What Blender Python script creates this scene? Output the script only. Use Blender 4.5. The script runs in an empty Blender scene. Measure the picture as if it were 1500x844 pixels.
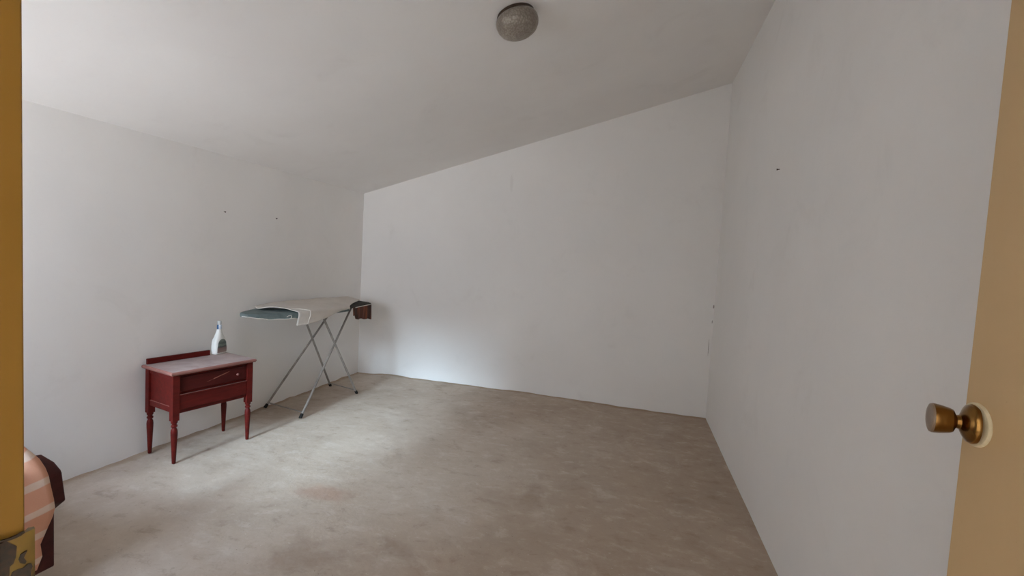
import bpy, bmesh, math, random
from mathutils import Vector, Matrix, noise
random.seed(4)
SC = bpy.context.scene
COL = SC.collection

# ------------------------------------------------------------------ room numbers (metres)
XL, XR = -2.975, 0.714           # inner faces of the side walls
YF, YB = 0.126, 4.552            # inner faces of the doorway wall and the back wall
ZL, ZR = 2.014, 3.049            # ceiling height along the left / right wall (shed roof)
SLOPE = (ZR - ZL) / (XR - XL)
JX, DX = -0.234, 0.516           # doorway jambs
def ceil_z(x): return ZL + SLOPE * (x - XL)
WX0, WX1, WZ0, WZ1 = -2.86, -1.72, 0.98, 1.80   # window opening

# ------------------------------------------------------------------ materials
def srgb(r, g, b):
    f = lambda c: (c / 255 / 12.92) if c / 255 <= .04045 else ((c / 255 + .055) / 1.055) ** 2.4
    return (f(r), f(g), f(b), 1)

class NT:
    def __init__(s, name):
        s.m = bpy.data.materials.new(name); s.m.use_nodes = True
        s.t = s.m.node_tree; s.b = s.t.nodes['Principled BSDF']
        s.co = s.t.nodes.new('ShaderNodeTexCoord')
    def n(s, kind, **kw):
        nd = s.t.nodes.new('ShaderNode' + kind)
        for k, v in kw.items(): setattr(nd, k, v)
        return nd
    def l(s, a, b): s.t.links.new(a, b)
    def set(s, **kw):
        for k, v in kw.items(): s.b.inputs[k.replace('_', ' ')].default_value = v
        return s
    def map(s, scale=(1, 1, 1), loc=(0, 0, 0), src='Object'):
        m = s.n('Mapping'); m.inputs['Scale'].default_value = scale; m.inputs['Location'].default_value = loc
        s.l(s.co.outputs[src], m.inputs['Vector']); return m.outputs['Vector']
    def noise(s, scale, detail=4, rough=.55, vec=None, dist=0):
        nd = s.n('TexNoise'); nd.inputs['Scale'].default_value = scale; nd.inputs['Detail'].default_value = detail
        nd.inputs['Roughness'].default_value = rough; nd.inputs['Distortion'].default_value = dist
        s.l(vec if vec is not None else s.co.outputs['Object'], nd.inputs['Vector']); return nd.outputs['Fac']
    def ramp(s, fac, stops):
        r = s.n('ValToRGB'); e = r.color_ramp.elements
        while len(e) < len(stops): e.new(.5)
        for q, (p, c) in zip(e, stops): q.position = p; q.color = c
        s.l(fac, r.inputs['Fac']); return r.outputs['Color']
    def mix(s, fac, a, b):
        m = s.n('Mix'); m.data_type = 'RGBA'
        for v, i in ((fac, 0), (a, 6), (b, 7)):
            if hasattr(v, 'is_linked'): s.l(v, m.inputs[i])
            else: m.inputs[i].default_value = v
        return m.outputs[2]
    def math(s, op, a, b=0.0, clamp=False):
        m = s.n('Math', operation=op, use_clamp=clamp)
        for v, i in ((a, 0), (b, 1)):
            if hasattr(v, 'is_linked'): s.l(v, m.inputs[i])
            else: m.inputs[i].default_value = v
        return m.outputs[0]
    def smooth(s, v, lo, hi):
        m = s.n('MapRange'); m.interpolation_type = 'SMOOTHSTEP'
        s.l(v, m.inputs[0]); m.inputs[1].default_value = lo; m.inputs[2].default_value = hi
        return m.outputs[0]
    def bump(s, h, strength=.3, dist=.01):
        b = s.n('Bump'); b.inputs['Strength'].default_value = strength; b.inputs['Distance'].default_value = dist
        s.l(h, b.inputs['Height']); s.l(b.outputs['Normal'], s.b.inputs['Normal'])
    def color(s, c): s.l(c, s.b.inputs['Base Color'])
    def xyz(s, vec=None):
        x = s.n('SeparateXYZ'); s.l(vec if vec is not None else s.co.outputs['Object'], x.inputs[0]); return x.outputs

BLACK, WHITE = (0, 0, 0, 1), (1, 1, 1, 1)
def mat_plaster(name, a, b, stain, seed=0., marks=()):
    t = NT(name); v = t.map(loc=(seed, seed * 1.7, seed * .6))
    c = t.ramp(t.noise(.9, 5, .6, v), [(.35, a), (.65, b)])
    c = t.mix(t.math('MULTIPLY', t.smooth(t.noise(2.6, 6, .65, v, .6), .55, .78), .30), c, stain)
    c = t.mix(t.math('MULTIPLY', t.smooth(t.noise(60, 3, .5, v), .62, .76), .10), c, stain)
    for (p, r, dark) in marks:                       # chips and small cracks with a shape of their own
        d = t.n('VectorMath', operation='SUBTRACT'); t.l(t.co.outputs['Object'], d.inputs[0]); d.inputs[1].default_value = p
        q = t.n('VectorMath', operation='DIVIDE'); t.l(d.outputs[0], q.inputs[0]); q.inputs[1].default_value = r
        ln = t.n('VectorMath', operation='LENGTH'); t.l(q.outputs[0], ln.inputs[0])
        k = t.math('ADD', ln.outputs['Value'], t.math('MULTIPLY', t.noise(45, 3), .9))
        inv = t.math('SUBTRACT', 1.0, t.smooth(k, 1.0, 1.5))
        c = t.mix(t.math('MULTIPLY', inv, dark[1]), c, dark[0])
    t.color(c); t.set(Roughness=.92, Specular_IOR_Level=.15)
    h = t.math('ADD', t.math('MULTIPLY', t.noise(1.6, 4, .5, v), 1.0), t.math('MULTIPLY', t.noise(28, 4, .6, v), .06))
    t.bump(h, .35, .03); return t.m

W1, W2, WS = srgb(237, 235, 232), srgb(232, 230, 227), srgb(214, 210, 206)
CRK = (srgb(120, 105, 95), .75)
M = {}
M['wall_left'] = mat_plaster('painted_plaster_left', W1, W2, WS, 1.3)
M['wall_back'] = mat_plaster('painted_plaster_back', W1, W2, WS, 4.1, marks=[((.706, YB, 1.04), (.007, .2, .02), CRK), ((.704, YB, .90), (.004, .2, .02), CRK), ((.690, YB, .66), (.003, .2, .09), CRK), ((-1.28, YB, 2.14), (.02, .2, .10), (WS, .3))])
M['wall_right'] = mat_plaster('painted_plaster_right', W1, W2, WS, 7.7)
M['wall_front'] = mat_plaster('painted_plaster_front', W1, W2, WS, 2.2)
M['ceiling'] = mat_plaster('painted_ceiling', srgb(235, 233, 230), srgb(230, 227, 224), srgb(210, 205, 200), 9.4)

def mat_floor():
    t = NT('dusty_concrete'); v = t.map()
    c = t.ramp(t.noise(1.1, 7, .62, v, .4), [(.30, srgb(172, 156, 140)), (.5, srgb(188, 173, 157)), (.70, srgb(200, 187, 172))])
    x = t.xyz()
    # trodden browner concrete on the right half and by the door, pale dust on the left half
    g = t.math('ADD', x[0], t.math('MULTIPLY', t.noise(1.3, 5, .6, v), .9))
    c = t.mix(t.math('MULTIPLY', t.smooth(g, -1.5, .6), .55), c, srgb(160, 141, 123))
    dust = t.smooth(t.noise(2.3, 8, .68, t.map(loc=(3, 8, 0)), .8), .52, .72)
    c = t.mix(t.math('MULTIPLY', dust, .30), c, srgb(216, 207, 196))
    mo = t.noise(7.5, 9, .72, t.map((1, 1.5, 1), (5, 5, 0)), .3)
    c = t.mix(t.math('MULTIPLY', t.smooth(mo, .50, .70), .30), c, srgb(222, 214, 204))
    c = t.mix(t.math('MULTIPLY', t.math('SUBTRACT', 1.0, t.smooth(mo, .32, .47)), .38), c, srgb(140, 119, 101))
    fl = t.smooth(t.noise(90, 3, .6, t.map((1, .5, 1), (1, 3, 0))), .69, .76)
    c = t.mix(t.math('MULTIPLY', fl, .55), c, srgb(110, 92, 78))
    lt = t.smooth(t.noise(60, 4, .65, t.map((.7, 1, 1), (9, 3, 0))), .66, .74)
    c = t.mix(t.math('MULTIPLY', lt, .4), c, srgb(230, 224, 214))
    st = t.smooth(t.noise(1.7, 6, .6, t.map(loc=(11, 2, 0)), .5), .56, .74)
    c = t.mix(t.math('MULTIPLY', st, .45), c, srgb(138, 116, 98))
    sp = t.smooth(t.noise(38, 4, .6, v), .64, .75)
    c = t.mix(t.math('MULTIPLY', sp, .25), c, srgb(128, 112, 98))
    # a reddish spill in the middle of the floor
    d = t.n('VectorMath', operation='SUBTRACT'); t.l(t.co.outputs['Object'], d.inputs[0]); d.inputs[1].default_value = (-1.60, 2.17, 0)
    q = t.n('VectorMath', operation='DIVIDE'); t.l(d.outputs[0], q.inputs[0]); q.inputs[1].default_value = (.24, .10, 1)
    ln = t.n('VectorMath', operation='LENGTH'); t.l(q.outputs[0], ln.inputs[0])
    k = t.math('ADD', ln.outputs['Value'], t.math('MULTIPLY', t.noise(9, 5), 1.2))
    c = t.mix(t.math('MULTIPLY', t.math('SUBTRACT', 1.0, t.smooth(k, .9, 1.7)), .5), c, srgb(168, 132, 110))
    # earth gathered along the foot of the left and back walls
    e1 = t.math('SUBTRACT', x[0], XL); e2 = t.math('SUBTRACT', YB, x[1])
    e = t.math('SUBTRACT', t.math('MINIMUM', e1, e2), t.math('MULTIPLY', t.noise(7, 5, .6, v), .09))
    c = t.mix(t.math('MULTIPLY', t.math('SUBTRACT', 1.0, t.smooth(e, -.035, .02)), .6), c, srgb(150, 126, 100))
    t.color(c); t.set(Roughness=.8, Specular_IOR_Level=.25)
    h = t.math('ADD', t.noise(3, 6, .6, v), t.math('MULTIPLY', t.noise(40, 5, .65, v), .12)); t.bump(h, .4, .02)
    return t.m
M['floor'] = mat_floor()

def mat_simple(name, a, b, rough=.6, scale=6, metal=0., stretch=(1, 1, 1), bump=0., spec=.4):
    t = NT(name); n = t.noise(scale, 5, .6, t.map(stretch))
    t.color(t.ramp(n, [(.35, a), (.68, b)])); t.set(Roughness=rough, Metallic=metal, Specular_IOR_Level=spec)
    if bump: t.bump(n, bump, .004)
    return t.m
def mat_wood(name, a, b, wear=None):
    t = NT(name); n = t.noise(7, 6, .65, t.map((5, .7, 5)))
    c = t.ramp(n, [(.3, a), (.7, b)])
    w = t.smooth(t.noise(16, 5, .7, t.map(loc=(2, 5, 1))), .66, .78)
    c = t.mix(t.math('MULTIPLY', w, .35), c, wear or srgb(150, 95, 82))
    t.color(c); t.set(Roughness=.5, Specular_IOR_Level=.16); t.bump(n, .12, .003); return t.m
M['maroon'] = mat_wood('maroon_stained_wood', srgb(72, 17, 13), srgb(96, 25, 19), srgb(118, 54, 44))
def mat_drawer():
    t = NT('scuffed_maroon_drawer'); n = t.noise(7, 6, .65, t.map((5, .7, 5)))
    c = t.ramp(n, [(.3, srgb(58, 16, 13)), (.7, srgb(78, 23, 19))]); x = t.xyz()
    # a slanting pale scratch across the front
    line = t.math('ABSOLUTE', t.math('SUBTRACT', t.math('SUBTRACT', x[2], .503), t.math('MULTIPLY', t.math('SUBTRACT', x[1], .06), .28)))
    line = t.math('ADD', line, t.math('MULTIPLY', t.noise(50, 3), .009))
    seg = t.math('LESS_THAN', t.math('ABSOLUTE', t.math('SUBTRACT', x[1], .025)), .075)
    k = t.math('MULTIPLY', t.math('SUBTRACT', 1.0, t.smooth(line, .0045, .0075)), seg)
    c = t.mix(t.math('MULTIPLY', k, .7), c, srgb(176, 118, 98))
    t.color(c); t.set(Roughness=.5, Specular_IOR_Level=.16); return t.m
M['drawer'] = mat_drawer()
def mat_dust():
    t = NT('dust_covered_maroon_top'); n = t.noise(9, 6, .65, t.map((1, 1, 1)), .5)
    c = t.ramp(n, [(.3, srgb(150, 130, 127)), (.7, srgb(172, 154, 149))])
    w = t.smooth(t.noise(5, 5, .6, t.map(loc=(4, 1, 0))), .60, .74)
    c = t.mix(t.math('MULTIPLY', w, .5), c, srgb(128, 98, 96))
    t.color(c); t.set(Roughness=.7); return t.m
M['dust'] = mat_dust()
M['edge'] = mat_wood('worn_maroon_edge', srgb(128, 82, 74), srgb(150, 106, 96), srgb(190, 166, 154))
M['steel'] = mat_simple('dull_grey_steel', srgb(140, 134, 128), srgb(166, 160, 153), .42, 18, .3)
M['rubber'] = mat_simple('black_rubber', srgb(24, 22, 20), srgb(40, 36, 33), .8, 20)
M['teal'] = mat_simple('teal_grey_cover', srgb(92, 104, 103), srgb(122, 134, 132), .75, 9, 0, (1, 1, 1), .2)
M['dark_pad'] = mat_simple('dark_grey_pad', srgb(56, 52, 46), srgb(72, 68, 61), .85, 14)
M['piping'] = mat_simple('off_white_piping', srgb(222, 217, 208), srgb(234, 230, 222), .8, 20)
M['cloth'] = mat_simple('beige_cotton_cloth', srgb(202, 195, 187), srgb(213, 207, 199), .95, 5, 0, (1, 1, 1), .1, .1)
def mat_rust():
    t = NT('rust_brown_striped_cloth'); x = t.xyz()
    w = t.n('TexWave'); w.inputs['Scale'].default_value = 9; w.inputs['Distortion'].default_value = 2.0; w.inputs['Detail'].default_value = 3
    t.l(t.map((1, 1, .05)), w.inputs['Vector'])
    t.color(t.ramp(w.outputs['Fac'], [(.2, srgb(60, 30, 16)), (.6, srgb(128, 64, 34)), (.9, srgb(82, 40, 22))])); t.set(Roughness=.85); return t.m
M['rust'] = mat_rust()
M['bottle'] = mat_simple('white_plastic', srgb(228, 230, 226), srgb(236, 237, 233), .35, 12)
def mat_label():
    t = NT('grey_green_label'); x = t.xyz()
    c = t.ramp(t.math('MULTIPLY', t.math('ADD', x[2], t.math('MULTIPLY', t.noise(40, 2), .02)), 8.0),
               [(.10, srgb(176, 170, 166)), (.22, srgb(150, 128, 122)), (.42, srgb(128, 106, 102)), (.50, srgb(70, 76, 72)), (.60, srgb(120, 132, 124)), (.72, srgb(84, 98, 90)), (.9, srgb(128, 138, 130))])
    t.color(c); t.set(Roughness=.4); return t.m
M['label'] = mat_label()
def mat_collar():
    t = NT('blue_and_white_sleeve'); x = t.xyz()
    f = t.smooth(t.math('ADD', t.math('ABSOLUTE', t.math('ADD', t.math('MULTIPLY', t.math('ADD', x[0], x[1]), .707), -.0045)), t.math('MULTIPLY', t.noise(160, 2), .004)), .0095, .0135)
    t.color(t.mix(f, srgb(214, 224, 234), srgb(52, 100, 146))); t.set(Roughness=.35); return t.m
M['collar'] = mat_collar()
M['cap'] = mat_simple('pale_grey_plastic', srgb(190, 194, 194), srgb(206, 209, 208), .4, 12)
def mat_yellow(name, a, b, grime):
    t = NT(name); v = t.map((1, 1, .35))
    c = t.ramp(t.noise(5, 6, .6, v), [(.3, a), (.7, b)])
    g = t.smooth(t.noise(9, 6, .68, t.map(loc=(3, 3, 3))), .60, .78)
    c = t.mix(t.math('MULTIPLY', g, .35), c, grime); sp = t.smooth(t.noise(140, 2, .5), .72, .78)
    c = t.mix(t.math('MULTIPLY', sp, .3), c, grime)
    t.color(c); t.set(Roughness=.5, Specular_IOR_Level=.4); t.bump(t.noise(30, 4), .06, .003); return t.m
M['door'] = mat_yellow('tan_yellow_door_paint', srgb(192, 162, 118), srgb(198, 168, 124), srgb(166, 134, 90))
M['jamb'] = mat_yellow('ochre_jamb_paint', srgb(98, 68, 14), srgb(105, 73, 17), srgb(76, 52, 11))
M['hole'] = mat_simple('grimy_steel_and_gap_shade', srgb(24, 14, 3), srgb(46, 30, 8), .85, 500)  # worn patches, plus the shade of the latch hole and gap put in as colour
def mat_strike():
    t = NT('worn_yellow_steel'); c = t.ramp(t.noise(70, 5, .6), [(.35, srgb(88, 66, 20)), (.7, srgb(102, 78, 27))])
    x = t.xyz(); k = t.math('ADD', t.noise(170, 4, .6, t.map((1, 1, .3))), t.math('MULTIPLY', t.smooth(x[2], 1.223, 1.208), .16))
    c = t.mix(t.math('MULTIPLY', t.smooth(k, .60, .66), .9), c, srgb(36, 28, 12)); t.color(c); t.set(Roughness=.5); return t.m
M['strike'] = mat_strike()
M['brass'] = mat_simple('tarnished_brass', srgb(118, 84, 42), srgb(146, 108, 58), .24, 14, 1.0)
M['bronze'] = mat_simple('worn_brass_face', srgb(146, 126, 108), srgb(164, 146, 128), .35, 14, .8)
M['cream'] = mat_simple('cream_paint', srgb(188, 172, 136), srgb(212, 198, 164), .6, 40)
def mat_glass_dome():
    t = NT('dusty_pressed_glass'); n = t.noise(14, 5, .6)
    c = t.ramp(n, [(.3, srgb(138, 128, 116)), (.7, srgb(172, 162, 148))])
    vo = t.n('TexVoronoi'); vo.inputs['Scale'].default_value = 95; t.l(t.co.outputs['Object'], vo.inputs['Vector'])
    c = t.mix(t.math('MULTIPLY', t.smooth(vo.outputs['Distance'], .35, .7), .5), c, srgb(112, 101, 90))
    t.color(c); t.set(Roughness=.3, Transmission_Weight=.15, IOR=1.45); t.bump(vo.outputs['Distance'], .5, .004); return t.m
M['dome'] = mat_glass_dome()
M['canopy'] = mat_simple('brown_metal_ring', srgb(66, 52, 42), srgb(88, 72, 60), .5, 20, .4)
M['nail'] = mat_simple('rusty_nail', srgb(70, 56, 46), srgb(92, 76, 64), .6, 80, .5)
M['upholstery'] = mat_simple('dark_maroon_upholstery', srgb(62, 25, 21), srgb(78, 32, 27), .7, 30, 0, (1, 1, 1), .15, .3)
def mat_blanket():
    t = NT('peach_blanket_with_white_stripes'); x = t.xyz()
    s = t.math('ADD', x[2], t.math('MULTIPLY', x[1], -.12))
    s = t.math('ADD', s, t.math('MULTIPLY', t.noise(4, 3), .03))
    fr = t.math('FRACT', t.math('MULTIPLY', t.math('ADD', s, .10), 1 / .095))
    k = t.smooth(t.math('ABSOLUTE', t.math('SUBTRACT', fr, .5)), .105, .155)
    c = t.mix(k, srgb(226, 204, 186), srgb(216, 160, 132))
    t.color(t.mix(t.math('MULTIPLY', t.noise(20, 4), .25), c, srgb(222, 176, 150))); t.set(Roughness=.95, Specular_IOR_Level=.1); t.bump(t.noise(220, 2), .2, .002); return t.m
M['blanket'] = mat_blanket()
M['frame'] = mat_simple('grey_window_frame', srgb(150, 146, 140), srgb(166, 162, 156), .6, 10)

# ------------------------------------------------------------------ builders
def obj(name, bm, mat, parent=None, smooth=False, bevel=0., angle=40):
    me = bpy.data.meshes.new(name)
    bmesh.ops.recalc_face_normals(bm, faces=bm.faces); bm.to_mesh(me); bm.free()
    for m in (mat if isinstance(mat, (list, tuple)) else [mat]): me.materials.append(m)
    o = bpy.data.objects.new(name, me); COL.objects.link(o)
    if parent is not None: o.parent = parent
    if smooth:
        for p in me.polygons: p.use_smooth = True
        try: me.set_sharp_from_angle(angle=math.radians(angle))
        except Exception: pass
    if bevel:
        b = o.modifiers.new('bevel', 'BEVEL'); b.width = bevel; b.segments = 2; b.limit_method = 'ANGLE'; b.angle_limit = math.radians(40)
    return o
def thing(name, label, cat, loc=(0, 0, 0), rz=0., group=None):
    o = bpy.data.objects.new(name, None); COL.objects.link(o); o.empty_display_size = .1
    o.location = loc; o.rotation_euler = (0, 0, rz); tag(o, label, cat, group); return o
def tag(o, label, cat, group=None):
    o['label'] = label; o['category'] = cat
    if group: o['group'] = group
    return o
def struct(o, label, cat):
    o['kind'] = 'structure'; return tag(o, label, cat)
def box(bm, x0, x1, y0, y1, z0, z1, mi=0):
    v = [bm.verts.new(p) for p in ((x0, y0, z0), (x1, y0, z0), (x1, y1, z0), (x0, y1, z0), (x0, y0, z1), (x1, y0, z1), (x1, y1, z1), (x0, y1, z1))]
    for f in ((0, 3, 2, 1), (4, 5, 6, 7), (0, 1, 5, 4), (1, 2, 6, 5), (2, 3, 7, 6), (3, 0, 4, 7)):
        bm.faces.new([v[i] for i in f]).material_index = mi
    return bm
def boxes(*bs):
    bm = bmesh.new()
    for b in bs: box(bm, *b)
    return bm
def prism(pts, axis, a, b):
    """closed outline in the plane across `axis`, pushed from a to b"""
    bm = bmesh.new()
    put = {'x': lambda p, t: (t, p[0], p[1]), 'y': lambda p, t: (p[0], t, p[1]), 'z': lambda p, t: (p[0], p[1], t)}[axis]
    r0 = [bm.verts.new(put(p, a)) for p in pts]; r1 = [bm.verts.new(put(p, b)) for p in pts]
    n = len(pts); bm.faces.new(r0); bm.faces.new(r1)
    for i in range(n): bm.faces.new((r0[i], r0[(i + 1) % n], r1[(i + 1) % n], r1[i]))
    return bm
def lathe(prof, seg=48, bm=None, origin=(0, 0, 0), axis=(0, 0, 1)):
    bm = bm or bmesh.new(); A = Vector(axis).normalized()
    U = A.orthogonal().normalized(); V = A.cross(U); O = Vector(origin); rings = []
    for r, h in prof:
        if r < 1e-6: rings.append([bm.verts.new(O + A * h)])
        else: rings.append([bm.verts.new(O + A * h + (U * math.cos(2 * math.pi * k / seg) + V * math.sin(2 * math.pi * k / seg)) * r) for k in range(seg)])
    for a, b in zip(rings, rings[1:]):
        for k in range(seg):
            j = (k + 1) % seg
            if len(a) == 1: bm.faces.new((a[0], b[j], b[k]))
            elif len(b) == 1: bm.faces.new((a[k], a[j], b[0]))
            else: bm.faces.new((a[k], a[j], b[j], b[k]))
    for r in (rings[0], rings[-1]):
        if len(r) > 1: bm.faces.new(r)
    return bm
def tube(pts, r, seg=12, bm=None):
    """round bar through a list of points"""
    bm = bm or bmesh.new(); pts = [Vector(p) for p in pts]; rings = []; up = None
    for i, p in enumerate(pts):
        d = (pts[min(i + 1, len(pts) - 1)] - pts[max(i - 1, 0)]).normalized()
        u = d.orthogonal().normalized() if up is None else (up - d * up.dot(d)).normalized()
        up = u; w = d.cross(u)
        rings.append([bm.verts.new(p + (u * math.cos(2 * math.pi * k / seg) + w * math.sin(2 * math.pi * k / seg)) * r) for k in range(seg)])
    for a, b in zip(rings, rings[1:]):
        for k in range(seg): bm.faces.new((a[k], a[(k + 1) % seg], b[(k + 1) % seg], b[k]))
    bm.faces.new(rings[0]); bm.faces.new(rings[-1]); return bm
def loft(rings, caps=True):
    bm = bmesh.new(); vs = [[bm.verts.new(p) for p in r] for r in rings]; n = len(vs[0])
    for a, b in zip(vs, vs[1:]):
        for k in range(n): bm.faces.new((a[k], a[(k + 1) % n], b[(k + 1) % n], b[k]))
    if caps: bm.faces.new(vs[0]); bm.faces.new(vs[-1])
    return bm
def sheet(rows):
    bm = bmesh.new(); vs = [[bm.verts.new(p) for p in r] for r in rows]
    for a, b in zip(vs, vs[1:]):
        for k in range(len(a) - 1): bm.faces.new((a[k], a[k + 1], b[k + 1], b[k]))
    return bm

# ------------------------------------------------------------------ the room
def ss(a, b, x):
    t = max(0., min(1., (x - a) / (b - a))); return t * t * (3 - 2 * t)
def floor_z(x, y):
    z = .0035 * noise.noise((x * 1.6, y * 1.6, 3.3)) + .002 * noise.noise((x * 5, y * 5, 9.1)) - .0045
    # the slab swells towards the back wall, and mortar crumbs sit in the corners with the walls
    z += .024 * ss(.55, .0, YB - y) * ss(XL, XL + .45, x) * ss(.35, -1.1, x) * (1 + .45 * noise.noise((x * 2.6, 7.7, 0)))
    e = min(x - XL, YB - y)
    z += (.016 if x - XL < YB - y else .006) * ss(.05, 0, e) * max(0, .45 + noise.noise((x * 9, y * 9, 1.7)))
    return z
bm = bmesh.new(); NX, NY = 150, 190; x0, x1, y0, y1 = XL - .06, XR + .06, -1.7, YB + .06
g = [[bm.verts.new((x0 + (x1 - x0) * i / NX, y0 + (y1 - y0) * j / NY, floor_z(x0 + (x1 - x0) * i / NX, y0 + (y1 - y0) * j / NY))) for i in range(NX + 1)] for j in range(NY + 1)]
for j in range(NY):
    for i in range(NX): bm.faces.new((g[j][i], g[j][i + 1], g[j + 1][i + 1], g[j + 1][i]))
struct(obj('floor', bm, M['floor'], smooth=True), 'bare dusty grey-brown concrete floor', 'floor')
T = .14
struct(obj('wall_left', boxes((XL - T, XL, -.02, YB + T, -.1, ZL + .2)), M['wall_left']), 'white plaster wall on the left behind the ironing board', 'wall')
struct(obj('wall_right', boxes((XR, XR + T, -.02, YB + T, -.1, ZR + .3)), M['wall_right']), 'plain white plaster wall on the right behind the door', 'wall')
struct(obj('wall_back', prism([(XL - T, -.1), (XR + T, -.1), (XR + T, ceil_z(XR + T) + .1), (XL - T, ceil_z(XL - T) + .1)], 'y', YB, YB + T), M['wall_back']), 'white plaster wall at the far end under the sloping ceiling', 'wall')
struct(obj('ceiling', prism([(XL - T, ceil_z(XL - T)), (XR + T, ceil_z(XR + T)), (XR + T, ceil_z(XR + T) + .12), (XL - T, ceil_z(XL - T) + .12)], 'y', -.1, YB + T), M['ceiling']), 'white plastered ceiling sloping down to the left', 'ceiling')
YO = -.03                                            # outer face of the doorway wall
HD = 2.02
def slopebox(bm, x0, x1, z0):                         # from z0 up to the sloping ceiling
    v = [bm.verts.new(p) for p in ((x0, YO, z0), (x1, YO, z0), (x1, YF, z0), (x0, YF, z0), (x0, YO, ceil_z(x0) + .05), (x1, YO, ceil_z(x1) + .05), (x1, YF, ceil_z(x1) + .05), (x0, YF, ceil_z(x0) + .05))]
    for f in ((0, 3, 2, 1), (4, 5, 6, 7), (0, 1, 5, 4), (1, 2, 6, 5), (2, 3, 7, 6), (3, 0, 4, 7)): bm.faces.new([v[i] for i in f])
bm = bmesh.new()
slopebox(bm, XL, WX0, -.1); box(bm, WX0, WX1, YO, YF, -.1, WZ0); slopebox(bm, WX0, WX1, WZ1)
slopebox(bm, WX1, JX - .03, -.1); slopebox(bm, JX - .03, DX + .03, HD + .03); slopebox(bm, DX + .03, XR, -.1)
struct(obj('wall_front', bm, M['wall_front']), 'white plaster wall holding the doorway and the window', 'wall')
# passage behind the camera
bm = boxes((-1.3, -1.2, -1.7, YO, -.1, 2.5), (1.2, 1.3, -1.7, YO, -.1, 2.5), (-1.3, 1.3, -1.75, -1.65, -.1, 2.5), (-1.3, 1.3, -1.75, YO, 2.45, 2.55))
struct(obj('wall_passage', bm, M['wall_front']), 'plain walls of the passage outside the doorway', 'wall')
# window frame (the wall the camera stands in)
w = boxes((WX0, WX0 + .035, .02, .06, WZ0, WZ1), (WX1 - .035, WX1, .02, .06, WZ0, WZ1), (WX0 + .035, WX1 - .035, .02, .06, WZ0, WZ0 + .035), (WX0 + .035, WX1 - .035, .02, .06, WZ1 - .035, WZ1))
struct(obj('window_1', w, M['frame'], bevel=.003), 'grey window frame in the doorway wall', 'window')
# door frame
fr = boxes((JX - .03, JX, YO - .006, YF, -.02, HD + .03), (DX, DX + .03, YO - .006, YF, -.02, HD + .03), (JX, DX, YO - .006, YF, HD, HD + .03))
jamb = struct(obj('trim_1', fr, M['jamb'], bevel=.0008), 'ochre painted door frame at the left edge', 'door frame')
# strike plate with a curled lip
zs = 1.20
def strike():
    prof = [(YF - .044, .0012), (YF - .004, .0012), (YF + .001, .0010), (YF + .0028, .0004), (YF + .0034, -.0012), (YF + .0020, -.0022), (YF - .0004, -.0006), (YF - .044, -.0004)]
    bm = prism([(JX + px, y) for y, px in prof], 'z', zs - .034, zs + .0288); return bm
sp = obj('strike_plate', strike(), M['strike'], jamb, smooth=True); sp['label'] = 'worn strike plate with dark latch hole'
def grime(name, pts, x):                              # ragged worn-through paint, plus hole and gap shade painted as dark shapes, in y, z
    return obj(name, prism(pts, 'x', x, x + .0008), M['hole'], sp)
grime('latch_hole', [(.1135, 1.2280), (.1192, 1.2292), (.1204, 1.2274), (.1225, 1.2250), (.1222, 1.2206), (.1214, 1.2183), (.1203, 1.2178), (.1201, 1.2123), (.1180, 1.2090), (.1140, 1.2150)], JX + .0006)
grime('worn_patch', [(.12306, 1.21894), (.12371, 1.22082), (.12566, 1.22106), (.1250, 1.21973), (.12456, 1.21885), (.12543, 1.21686), (.12499, 1.21598), (.12348, 1.21723)], JX + .0008)
grime('worn_patch', [(.1195, 1.2110), (.12114, 1.21504), (.12283, 1.21507), (.12455, 1.21453), (.12586, 1.21542), (.12700, 1.21486), (.1274, 1.2134), (.1269, 1.2122), (.1269, 1.2060), (.1195, 1.2050)], JX + .0008)
grime('edge_gap_shade', [(.100, 1.2318), (.1175, 1.2302), (.1200, 1.2296), (.1225, 1.22955), (.1248, 1.2299), (.1250, 1.2292), (.1237, 1.2286), (.1216, 1.2285), (.1196, 1.2288), (.1175, 1.2295), (.100, 1.2308)], JX + .0008)  # dark strip painted in for the shade of the gap above the plate

# door standing open at a right angle
dr = thing('door_1', 'tan yellow painted door standing open at the right edge', 'door', (DX, YF + .008, 0)); dr['kind'] = 'structure'
DL = .880 - YF - .008 + .002
obj('door_leaf', boxes((0, .038, 0, DL, .008, HD - .004)), M['door'], dr, bevel=.0015)
ky, kz = .854 - YF - .008, 1.141
def along(prof, m, name, par, seg=56, ax=(-.966, .259, 0)):              # the loose knob leans away on its rosette
    return obj(name, lathe(prof, seg, origin=(0, ky, kz), axis=ax), m, par, smooth=True)
ro = along([(.0335, 0), (.0335, .002), (.0318, .0042), (.029, .0046)], M['cream'], 'rosette', dr, ax=(-1, 0, 0))
ro['label'] = 'paint-smeared round rosette'
kb = along([(.0290, .001), (.0300, .0060), (.0275, .0110), (.0215, .0145), (.0150, .0175), (.0110, .0190), (.0100, .0235), (.0122, .0250), (.0175, .0275), (.0192, .0310), (.0207, .0370), (.0220, .0430), (.0228, .0490), (.0228, .0515)], M['brass'], 'door_knob', dr)
kb['label'] = 'tarnished brass tulip door knob'
along([(.0228, .0516), (.0218, .0540), (.0190, .0552), (.0100, .0556), (0, .0557)], M['bronze'], 'knob_face', kb)

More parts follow.
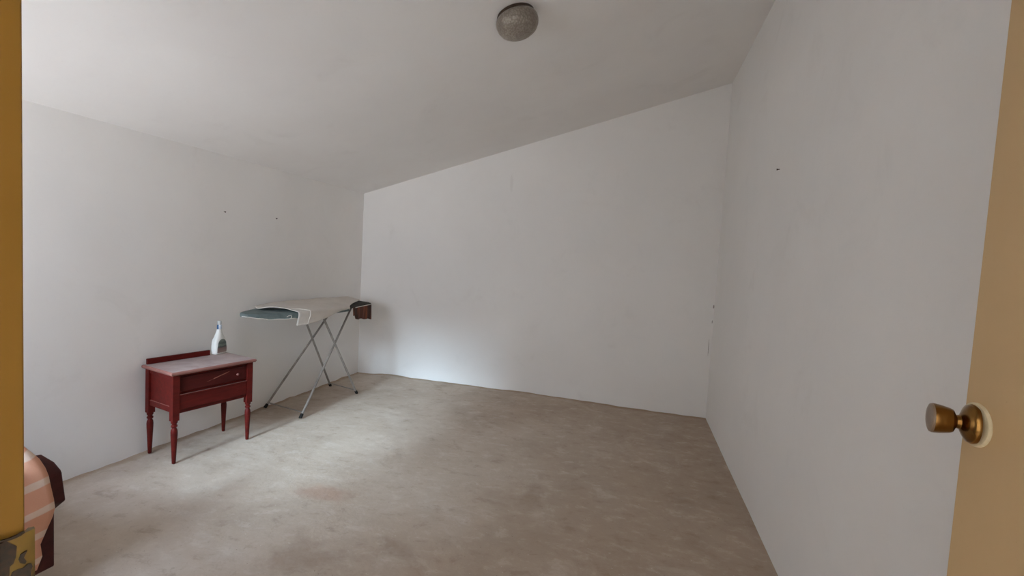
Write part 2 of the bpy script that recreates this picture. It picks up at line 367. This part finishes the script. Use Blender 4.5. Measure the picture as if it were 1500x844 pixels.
# ------------------------------------------------------------------ small maroon side table
tb = thing('side_table', 'small dusty maroon wooden two-drawer table against the left wall', 'table', (-2.744, 2.398, 0), -.203)
HT = .574
def rounded_top(w, d, z0, z1):
    prof = [(0, z0), (.010, z0), (.014, z0 + .005), (.016, (z0 + z1) / 2), (.014, z1 - .004), (.008, z1)]
    rings = []
    for off, z in prof: rings.append([(d / 2 - .016 + off, -w / 2 + .016 - off, z), (d / 2 - .016 + off, w / 2 - .016 + off, z), (-d / 2 + .016 - off, w / 2 - .016 + off, z), (-d / 2 + .016 - off, -w / 2 + .016 - off, z)])
    return loft(rings)
o = obj('tabletop', rounded_top(.536, .345, .552, HT), [M['edge'], M['dust']], tb)
for p in o.data.polygons:
    if abs(p.normal.z) > .9 and p.center.z > .57: p.material_index = 1
o['label'] = 'tabletop under grey dust'
obj('back_rail', boxes((-.168, -.150, -.245, .140, HT, HT + .036)), M['maroon'], tb, bevel=.003)
PW, LV, LU = .019, .2335, .1365                      # half post, post centres
for sv in (-1, 1):                                   # end panels: recessed field in a frame
    y = sv * LV
    bm = boxes((-LU + PW, LU - PW, y - .006, y + .006, .318, .552), (-LU + PW, LU - PW, y - .013, y + .013, .318, .352), (-LU + PW, LU - PW, y - .013, y + .013, .525, .552))
    ep = obj('end_panel', bm, M['maroon'], tb, bevel=.002)
    yy = sorted((y + sv * .0065, y + sv * .0125)); obj('dusty_ledge', boxes((-LU + PW + .002, LU - PW - .002, yy[0], yy[1], .3522, .3532)), M['edge'], ep)['label'] = 'pale dust on the panel rail'
obj('back_panel', boxes((-LU - .006, -LU + .006, -LV + PW, LV - PW, .318, .552)), M['maroon'], tb)
obj('bottom_board', boxes((-LU + .006, LU - .012, -LV + .013, LV - .013, .318, .328)), M['maroon'], tb)
obj('front_frame', boxes((LU - .010, LU + .006, -LV + PW, LV - PW, .535, .552), (LU - .010, LU + .004, -LV + PW, LV - PW, .428, .440), (LU - .010, LU + .006, -LV + PW, LV - PW, .308, .328)), M['maroon'], tb, bevel=.001)
d1 = obj('drawer', boxes((LU - .010, LU + .009, -LV + PW + .003, LV - PW - .003, .442, .533)), M['drawer'], tb, bevel=.002)
d2 = obj('drawer', boxes((LU - .010, LU + .016, -LV + PW + .003, LV - PW - .003, .330, .426), (LU - .010, LU + .021, -LV + PW + .003, LV - PW - .003, .418, .426)), M['maroon'], tb, bevel=.003)
obj('dusty_ledge', boxes((LU + .0155, LU + .0212, -LV + PW + .004, LV - PW - .004, .4262, .4274)), M['edge'], d2)['label'] = 'pale dust along the drawer lip'
obj('knob_stub', lathe([(.0075, 0), (.008, .004), (.006, .008), (0, .0095)], 16, origin=(LU + .009, .150, .482), axis=(1, 0, 0)), M['edge'], d1, smooth=True)['label'] = 'worn pale stub of a missing knob'
obj('knob_stub', lathe([(.0075, 0), (.007, .0025), (0, .003)], 16, origin=(LU + .016, .150, .378), axis=(1, 0, 0)), M['maroon'], d2, smooth=True)
legprof = [(.0085, 0), (.0105, .004), (.0125, .05), (.0152, .12), (.0178, .175), (.0182, .196), (.0165, .212), (.0120, .222), (.0112, .226), (.0165, .230), (.0175, .235), (.0165, .240), (.0118, .244), (.0130, .249), (.0172, .254), (.0180, .262), (.018, .268)]
for su in (-1, 1):
    for sv in (-1, 1):
        bm = lathe(legprof, 28, origin=(su * LU, sv * LV, 0))
        c = (su * LU, sv * LV)
        box(bm, c[0] - PW, c[0] + PW, c[1] - PW, c[1] + PW, .268, .552)
        obj('leg', bm, M['maroon'], tb, smooth=True, angle=35)

# spray bottle without its trigger
bt = thing('spray_bottle', 'white plastic spray bottle with a grey-green label on the maroon table', 'bottle', (-2.858, 2.630, HT + .0004), math.radians(4))
def oval(z, w0, w1, d, n=40, e=.62):
    """superellipse ring: reaches -w0..w1 along y and +-d along x"""
    r = []
    for k in range(n):
        a = 2 * math.pi * k / n; c, s = math.cos(a), math.sin(a)
        px = math.copysign(abs(c) ** e, c) * d; py = math.copysign(abs(s) ** e, s) * (w1 if s > 0 else w0)
        r.append((px, py, z))
    return r
body = [(0, .043, .043, .024), (.004, .049, .048, .028), (.02, .052, .050, .030), (.05, .0525, .050, .030), (.085, .049, .047, .029), (.105, .043, .043, .027), (.120, .036, .036, .0245), (.135, .029, .027, .0215), (.150, .023, .020, .0185), (.165, .0175, .0155, .016), (.178, .0145, .0135, .014)]
bo = obj('bottle_body', loft([oval(z, a, b, d, 40, .62 if z < .11 else .8) for z, a, b, d in body]), M['bottle'], bt, smooth=True, angle=50)
rows = []
for i in range(13):                                  # arched label lying on the broad face
    v = -1 + 2 * i / 12; y = .041 * v; top = .042 + .066 * math.sqrt(max(0, 1 - (abs(v)) ** 2.6)); row = []
    for j in range(9):
        z = .013 + (top - .013) * j / 8
        q = next(k for k in range(len(body) - 1) if body[k][0] <= z <= body[k + 1][0]); f = (z - body[q][0]) / (body[q + 1][0] - body[q][0])
        w_ = body[q][1] + (body[q + 1][1] - body[q][1]) * f; dd = body[q][3] + (body[q + 1][3] - body[q][3]) * f
        s = min(.98, abs(y) / w_) ** (1 / .62); c = math.sqrt(1 - s * s) ** .62
        row.append((dd * c + .0012, y, z))
    rows.append(row)
obj('label', sheet(rows), M['label'], bo, smooth=True)['label'] = 'arched grey-green label'
obj('collar', lathe([(.0135, .177), (.0150, .179), (.0152, .205), (.0140, .208), (.0115, .210)], 32), M['collar'], bt, smooth=True)['label'] = 'blue and white neck sleeve'
obj('cap', lathe([(.0115, .210), (.0118, .213), (.0132, .214), (.0132, .225), (.0128, .233), (.0100, .238), (0, .239)], 32), M['cap'], bt, smooth=True)['label'] = 'pale grey cap'

# ------------------------------------------------------------------ ironing board
ib = thing('ironing_board', 'ironing board with teal cover on crossed grey steel legs by left wall', 'ironing board', (0, 0, 0))
NOSE, TAIL = Vector((-2.735, 2.705)), Vector((-2.705, 4.148))
AX = (TAIL - NOSE).normalized(); PX = Vector((AX.y, -AX.x)); LEN = (TAIL - NOSE).length   # PX points to the room
def half_w(s):                                        # half width along the length s (0 nose .. LEN tail)
    a = .062 + .123 * ss(0, .46, s) ** .8
    if s < .09: a *= math.sqrt(max(0, 1 - (1 - s / .09) ** 2)) * .88 + .12
    if s > .95: a -= .055 * ss(.95, LEN, s)
    return a
def bz(u): return .868 - .07 * u                       # upper surface rolls a little down to the room side
def bp(s, u, dz=0):
    p = NOSE + AX * s + PX * u; return (p.x, p.y, bz(u) + dz)
def board(s0, s1, grow, zb, z1, n=40):
    rings = []
    for i in range(n + 1):
        s = s0 + (s1 - s0) * (i / n) ** (1.6 if s0 == 0 else 1); w = half_w(s) + grow; r = []
        z0 = zb * (.62 + .50 * ss(0, .16, s)) if s0 == 0 else zb
        for u, z in ((-1, z0 + .006), (-1, z1 - .011), (-.93, z1 - .003), (-.6, z1), (0, z1), (.6, z1), (.93, z1 - .003), (1, z1 - .011), (1, z0 + .006), (.9, z0), (-.9, z0)):
            r.append(bp(s, u * w, z))
        rings.append(r)
    return loft(rings)
pad = obj('board', board(0, 1.00, 0, -.044, 0), M['teal'], ib, smooth=True, angle=60)
pad['label'] = 'teal-grey padded board'
obj('board_end', board(1.00, LEN, -.004, -.028, -.004, 12), M['dark_pad'], ib, smooth=True, angle=60)['label'] = 'dark bare end of the board'
# rim of white binding along the nose and the tail
rim = [bp(s, half_w(s) + .001, -.044 * (.62 + .50 * ss(0, .16, s)) + .006 - .004 * math.sin(s * 30) ** 2) for s in [.003, .008, .015, .025] + [k * .02 for k in range(2, 18)]]
obj('binding', tube([bp(.008, -.016, -.021), bp(0, 0, -.021)] + rim, .0028, 8), M['piping'], ib, smooth=True)['label'] = 'white binding'
rs = LEN - .012
obj('end_binding', tube([bp(LEN - .33, half_w(LEN - .33) + .001, -.021), bp(LEN - .2, half_w(LEN - .2) + .001, -.021), bp(LEN - .05, half_w(LEN - .05) + .001, -.020), bp(LEN + .002, half_w(LEN) - .004, -.018)], .0030, 8), M['piping'], ib, smooth=True)['label'] = 'white binding at the board end'
tg = obj('loose_tape', tube([bp(.27, half_w(.27) + .002, -.030), bp(.28, half_w(.28) + .006, -.020), bp(.30, half_w(.30) + .006, -.018), bp(.305, half_w(.305) + .004, -.030), bp(.30, half_w(.3) + .003, -.042)], .0022, 6), M['piping'], ib, smooth=True)
# rust brown cloth flap hanging from the end
rows = []
for i in range(19):
    t = i / 18; s = LEN - .36 + .365 * t; w = half_w(min(s, LEN)) - .006
    row = []
    for j in range(9):
        q = j / 8; low = -.128 - .045 * t + (.030 if t < .16 else 0) + .004 * math.sin(t * 17)
        wv = .006 * math.sin(t * 26 + q) * q
        row.append(bp(s, w + wv - .004, -.024 + (low + .024) * q))
    rows.append(row)
fl = obj('end_flap', sheet(rows), M['rust'], ib, smooth=True); fl['label'] = 'rust-brown cloth hanging from the board end'
sd = fl.modifiers.new('thick', 'SOLIDIFY'); sd.thickness = .004
A0, A1 = (-2.522, 3.088), (-2.945, 3.172)              # front feet: room side, wall side
B0, B1 = (-2.516, 3.843), (-2.885, 3.945)              # rear feet
LEGS = [((A0[0], A0[1], .012), (-2.600, 3.835, .828)), ((A1[0], A1[1], .012), (-2.800, 3.870, .838)),
        ((B0[0], B0[1], .012), (-2.575, 3.365, .826)), ((B1[0], B1[1], .012), (-2.735, 3.320, .836))]
for a, b in LEGS:
    A, B = Vector(a), Vector(b); d = (B - A).normalized()
    l = obj('leg', tube([A, B], .0092, 14), M['steel'], ib, smooth=True)
    fz = bmesh.new(); lathe([(.0128, -.011), (.0135, -.004), (.0130, .022), (.0105, .026), (0, .026)], 16, fz, A, d)
    for v in fz.verts: v.co.z = max(v.co.z, .0004)
    obj('rubber_foot', fz, M['rubber'], l, smooth=True)
def lerp(l, t): return tuple(Vector(l[0]).lerp(Vector(l[1]), t))
obj('foot_bar', tube([lerp(LEGS[0], .035), lerp(LEGS[1], .035)], .0052, 10), M['steel'], ib, smooth=True)
obj('foot_bar', tube([lerp(LEGS[2], .035), lerp(LEGS[3], .035)], .0052, 10), M['steel'], ib, smooth=True)
obj('top_bar', tube([lerp(LEGS[2], .99), lerp(LEGS[3], .99)], .006, 10), M['steel'], ib, smooth=True)
obj('slide_bar', tube([lerp(LEGS[0], .99), lerp(LEGS[1], .99)], .006, 10), M['steel'], ib, smooth=True)

# beige cloth thrown over the board
def hemz(s):                                          # how far the cloth hangs on the room side
    return .100 - .082 * ss(.36, 1.02, s)
def cloth_pt(s0, v):
    """s0 along the board, v across: -1 wall edge .. 1 room edge, 1..2 hanging"""
    s = s0; w = half_w(min(max(s, 0), LEN)) + .006
    wob = .006 * noise.noise((s0 * 6, v * 2.5, 1.1)) + .003 * noise.noise((s0 * 17, v * 6, 4.1))
    if v <= 1:
        lift = .006 + wob * .8 + .003 * (1 - abs(v))
        if v < 0: lift += .014 * ss(0, -1, v) * ss(.2, .6, s0)
        return bp(s, v * w, max(lift, .0035))
    h = v - 1
    k = min(1, h * 4); drop = hemz(s) * h
    return bp(s, w + .010 * math.sin(k * math.pi / 2) + .010 * math.sin(s0 * 13) * h + wob * h, .006 - .006 * k - drop)
def s_start(v):                                       # ragged left edge: tip towards the nose at the wall side
    if v < -.2: return .20 + .10 * ss(-1, -.2, v) * 0 + .05 * ss(-.5, -1, v)
    if v < 1: return .20 + .16 * ss(-.2, 1, v)
    return .36 - .010 * (v - 1)
def s_end(v):
    if v < 0: return LEN - .03
    return LEN - .03 - .43 * ss(0, 1.15, v) if v < 1.15 else LEN - .46
NV, NS = 34, 60; rows = []
for i in range(NV + 1):
    v = -1.0 + 3.0 * i / NV; a, b = s_start(v), s_end(v)
    rows.append([cloth_pt(a + (b - a) * j / NS, v) for j in range(NS + 1)])
# lift the left edge in a soft roll
for i in range(NV + 1):
    v = -1.0 + 3.0 * i / NV
    for j in range(8):
        x, y, z = rows[i][j]; f = (1 - j / 8) ** 1.5
        rows[i][j] = (x, y, z + .024 * f * math.exp(-((v - .25) / .45) ** 2))
tc = thing('ironing_cloth', 'beige cotton cloth with white piping thrown over the ironing board', 'cloth')
c = obj('cloth_sheet', sheet(rows), M['cloth'], tc, smooth=True, angle=80)
sd = c.modifiers.new('thick', 'SOLIDIFY'); sd.thickness = .003; sd.offset = 1
edge = [Vector(rows[i][0]) + Vector((0, -.001, .0015)) for i in range(4, NV + 1)]
obj('piping', tube(edge, .0034, 8), M['piping'], tc, smooth=True)['label'] = 'white piping'
e2 = []
for i in range(8, NV + 1):
    v = -1.0 + 3.0 * i / NV; off = .115 if v < .9 else .115 - .02 * (v - .9)
    off *= ss(-.75, .1, v) * .6 + .4
    p = Vector(cloth_pt(s_start(v) + off, v)); e2.append(p + Vector((.004 if v > 1 else 0, 0, .005 if v < 1.2 else 0)))
e2.append(Vector(rows[NV][0]) + Vector((.003, 0, 0)))
obj('piping', tube(e2, .0030, 8), M['piping'], tc, smooth=True)['label'] = 'white piping of the folded edge'

# ------------------------------------------------------------------ ceiling lamp
cn = Vector((SLOPE, 0, -1)).normalized()
lp = thing('ceiling_light', 'round dusty pressed-glass lamp on the sloping ceiling', 'lamp')
LO = Vector((-.706, 2.408, ceil_z(-.706)))
obj('canopy', lathe([(.092, 0), (.100, .002), (.103, .024), (.098, .028), (.05, .028)], 56, origin=LO, axis=cn), M['canopy'], lp, smooth=True)
obj('glass_shade', lathe([(.098, .020), (.107, .022), (.112, .034), (.1125, .050), (.108, .068), (.096, .086), (.078, .099), (.056, .107), (.050, .107), (.045, .1105), (.022, .1135), (0, .1145)], 64, origin=LO, axis=cn), M['dome'], lp, smooth=True, angle=60)['label'] = 'textured grey-brown glass shade'

# ------------------------------------------------------------------ nails left in the walls
def nail(label, p, n):
    n = Vector(n); P = Vector(p)
    bm = tube([P - n * .006, P + n * .012], .0022, 8); lathe([(.0052, .011), (.0052, .0135), (0, .014)], 12, bm, P, n)
    return tag(obj('nail', bm, M['nail'], smooth=True), label, 'nail', 'nails left in the walls')
nail('bent nail in the left wall above the maroon table', (XL, 2.758, 1.603), (.97, .1, -.2))
nail('small nail in the left wall above the ironing board', (XL, 3.266, 1.606), (.98, 0, -.15))
nail('lone nail high in the right wall', (XR, 2.825, 1.932), (-.98, 0, -.1))

# ------------------------------------------------------------------ armchair and blanket behind the left jamb
ac = thing('armchair', 'dark maroon upholstered armchair partly hidden by the left door frame', 'armchair', (-2.49, .66, 0))
def arm_prof(sx):                                     # rolled arm seen from the front, outward = +x
    p = [(.0, .07), (.0, .297), (.060, .345), (.061, .352), (.042, .452), (.036, .462), (.0, .487), (-.07, .505), (-.095, .498), (-.108, .475), (-.108, .42), (-.10, .07)]
    return [(sx * (.385 + a), b) for a, b in p]
for sx in (1, -1):
    obj('arm', prism(arm_prof(sx), 'y', -.40, .562), M['upholstery'], ac, smooth=True, bevel=.006, angle=30)
obj('base', boxes((-.29, .29, -.42, .49, .07, .30)), M['upholstery'], ac, bevel=.01)
obj('seat_cushion', boxes((-.275, .275, -.25, .52, .302, .43)), M['upholstery'], ac, bevel=.03)
obj('backrest', prism([(-.47, .07), (-.40, .07), (-.255, .302), (-.27, .60), (-.34, .86), (-.40, .90), (-.46, .88)], 'x', -.30, .30), M['upholstery'], ac, bevel=.025)
for fx in (-.33, .33):
    for fy in (-.37, .45): obj('foot', lathe([(.018, 0), (.028, .07)], 16, origin=(fx, fy, 0)), M['maroon'], ac, smooth=True)
prof = [(-.122, .36), (-.124, .42), (-.122, .48), (-.105, .512), (-.070, .520), (-.03, .512), (.004, .501), (.034, .482), (.053, .462), (.062, .42), (.070, .375), (.075, .345), (.070, .315), (.062, .27), (.056, .22), (.052, .17), (.050, .125)]
rows = []
for i in range(49):
    t = i / 48; row = []
    for j, (a, b) in enumerate(prof):
        q = j / (len(prof) - 1); end = .505 + .012 * math.exp(-((q - .62) / .12) ** 2) - .022 * ss(.76, .88, q) + .008 * ss(.88, .93, q) - .018 * ss(.95, 1, q) + .003 * math.sin(q * 19)
        y = -.36 + (end + .36) * t
        fold = .012 * math.sin(t * 19 + q * 2) * ss(.5, 1, q) * (1 - .7 * ss(.85, 1, t))
        lump = .075 * math.exp(-((t - .955) / .045) ** 2) * math.exp(-((q - .26) / .13) ** 2) + .05 * math.exp(-((t - .87) / .04) ** 2) * math.exp(-((q - .3) / .2) ** 2) + .010 * noise.noise((t * 9, q * 4, 2))
        d = Vector((a, b - .42)).normalized()
        row.append((-2.49 + .385 + a + fold + d.x * max(lump, 0) * .5, .66 + y, b + max(lump, 0) + .003 * math.sin(t * 22)))
    rows.append(row)
bl = obj('blanket', sheet(rows), M['blanket'], smooth=True, angle=80)
sd = bl.modifiers.new('thick', 'SOLIDIFY'); sd.thickness = .006; sd.offset = 1
tag(bl, 'peach blanket with white stripes draped over the armchair arm', 'blanket')

# ------------------------------------------------------------------ light
wd = bpy.data.worlds.new('daylight'); SC.world = wd; wd.use_nodes = True
nt = wd.node_tree; bg = nt.nodes['Background']
class WT(NT):
    def __init__(s): s.t = nt; s.co = nt.nodes.new('ShaderNodeTexCoord')
w = WT(); x = w.xyz(w.co.outputs['Generated'])
ay = w.math('MAXIMUM', w.math('ABSOLUTE', x[1]), .02)
az = w.math('ABSOLUTE', w.math('SUBTRACT', w.math('DIVIDE', x[0], w.math('MULTIPLY', ay, -1.0)), .045))
el = w.math('DIVIDE', x[2], ay)
gap = w.math('MULTIPLY', w.math('SUBTRACT', 1.0, w.smooth(az, .065, .135)), w.smooth(el, .20, .265))  # bright sky seen between the houses across
gap = w.math('MULTIPLY', gap, w.math('LESS_THAN', x[1], 0.0))
gap = w.math('MULTIPLY', gap, w.math('MULTIPLY', w.math('ADD', 1.0, w.math('MULTIPLY', w.smooth(el, .30, .42), 1.0)), w.math('SUBTRACT', 1.0, w.smooth(el, .50, .74))))   # cut off above by the eave across the yard
az2 = w.math('ABSOLUTE', w.math('ADD', w.math('DIVIDE', x[0], ay), .33))
soft = w.math('MULTIPLY', w.math('SUBTRACT', 1.0, w.smooth(az2, .12, .55)), w.math('MULTIPLY', w.smooth(el, .30, .45), w.math('SUBTRACT', 1.0, w.smooth(el, .62, .9))))
gap = w.math('ADD', gap, w.math('MULTIPLY', w.math('MULTIPLY', soft, .42), w.math('LESS_THAN', x[1], 0.0)))        # paler sky beside the gap
upper = w.smooth(x[2], .30, .75)
base = w.mix(w.smooth(x[2], -.30, .06), srgb(232, 235, 240), srgb(192, 199, 211))   # ground, then pale house walls
base = w.mix(upper, base, srgb(196, 220, 252))
SKY_BASE, SKY_GAP = 3.15, 11.5
sc1 = w.n('VectorMath', operation='SCALE'); w.l(base, sc1.inputs[0])
# sky weighting added: dimmer left, brighter right, to balance the side walls
w.l(w.math('MULTIPLY', w.math('ADD', .42, w.math('MULTIPLY', w.smooth(x[0], -.75, .75), 1.25)), SKY_BASE), sc1.inputs['Scale'])
sc2 = w.n('VectorMath', operation='SCALE'); sc2.inputs[0].default_value = (.60, .81, 1.0); w.l(w.math('MULTIPLY', gap, SKY_GAP), sc2.inputs['Scale'])
ad = w.n('VectorMath', operation='ADD'); w.l(sc1.outputs[0], ad.inputs[0]); w.l(sc2.outputs[0], ad.inputs[1])
w.l(ad.outputs[0], bg.inputs['Color']); bg.inputs['Strength'].default_value = 1.0
wd.cycles.sampling_method = 'MANUAL'; wd.cycles.sample_map_resolution = 2048
pl = bpy.data.lights.new('window_portal', 'AREA'); pl.shape = 'RECTANGLE'; pl.size = WX1 - WX0; pl.size_y = WZ1 - WZ0; pl.cycles.is_portal = True
po = bpy.data.objects.new('window_portal', pl); COL.objects.link(po)
po.location = ((WX0 + WX1) / 2, YO - .01, (WZ0 + WZ1) / 2); po.rotation_euler = (math.radians(90), 0, math.radians(0))

# ------------------------------------------------------------------ camera
yaw, pitch, roll, F = .261100787, -.0569646613, .0551899717, 674.629323
f = Vector((-math.sin(yaw) * math.cos(pitch), math.cos(yaw) * math.cos(pitch), math.sin(pitch)))
r = Vector((math.cos(yaw), math.sin(yaw), 0)); u = r.cross(f)
R_ = math.cos(roll) * r + math.sin(roll) * u; U_ = -math.sin(roll) * r + math.cos(roll) * u
cd = bpy.data.cameras.new('camera'); cam = bpy.data.objects.new('camera', cd); COL.objects.link(cam)
m = Matrix((R_, U_, -f)).transposed().to_4x4(); m.translation = (0, 0, 1.35); cam.matrix_world = m
cd.sensor_fit = 'HORIZONTAL'; cd.sensor_width = 36; cd.lens = F / 1500 * 36; cd.clip_start = .01
SC.camera = cam
SC.cycles.max_bounces = 16; SC.cycles.diffuse_bounces = 12; SC.cycles.use_denoising = True
SC.cycles.sample_clamp_indirect = 6
vs = SC.view_settings; vs.view_transform = 'Standard'; vs.look = 'None'; vs.gamma = 1; vs.use_curve_mapping = False; vs.exposure = 2.66
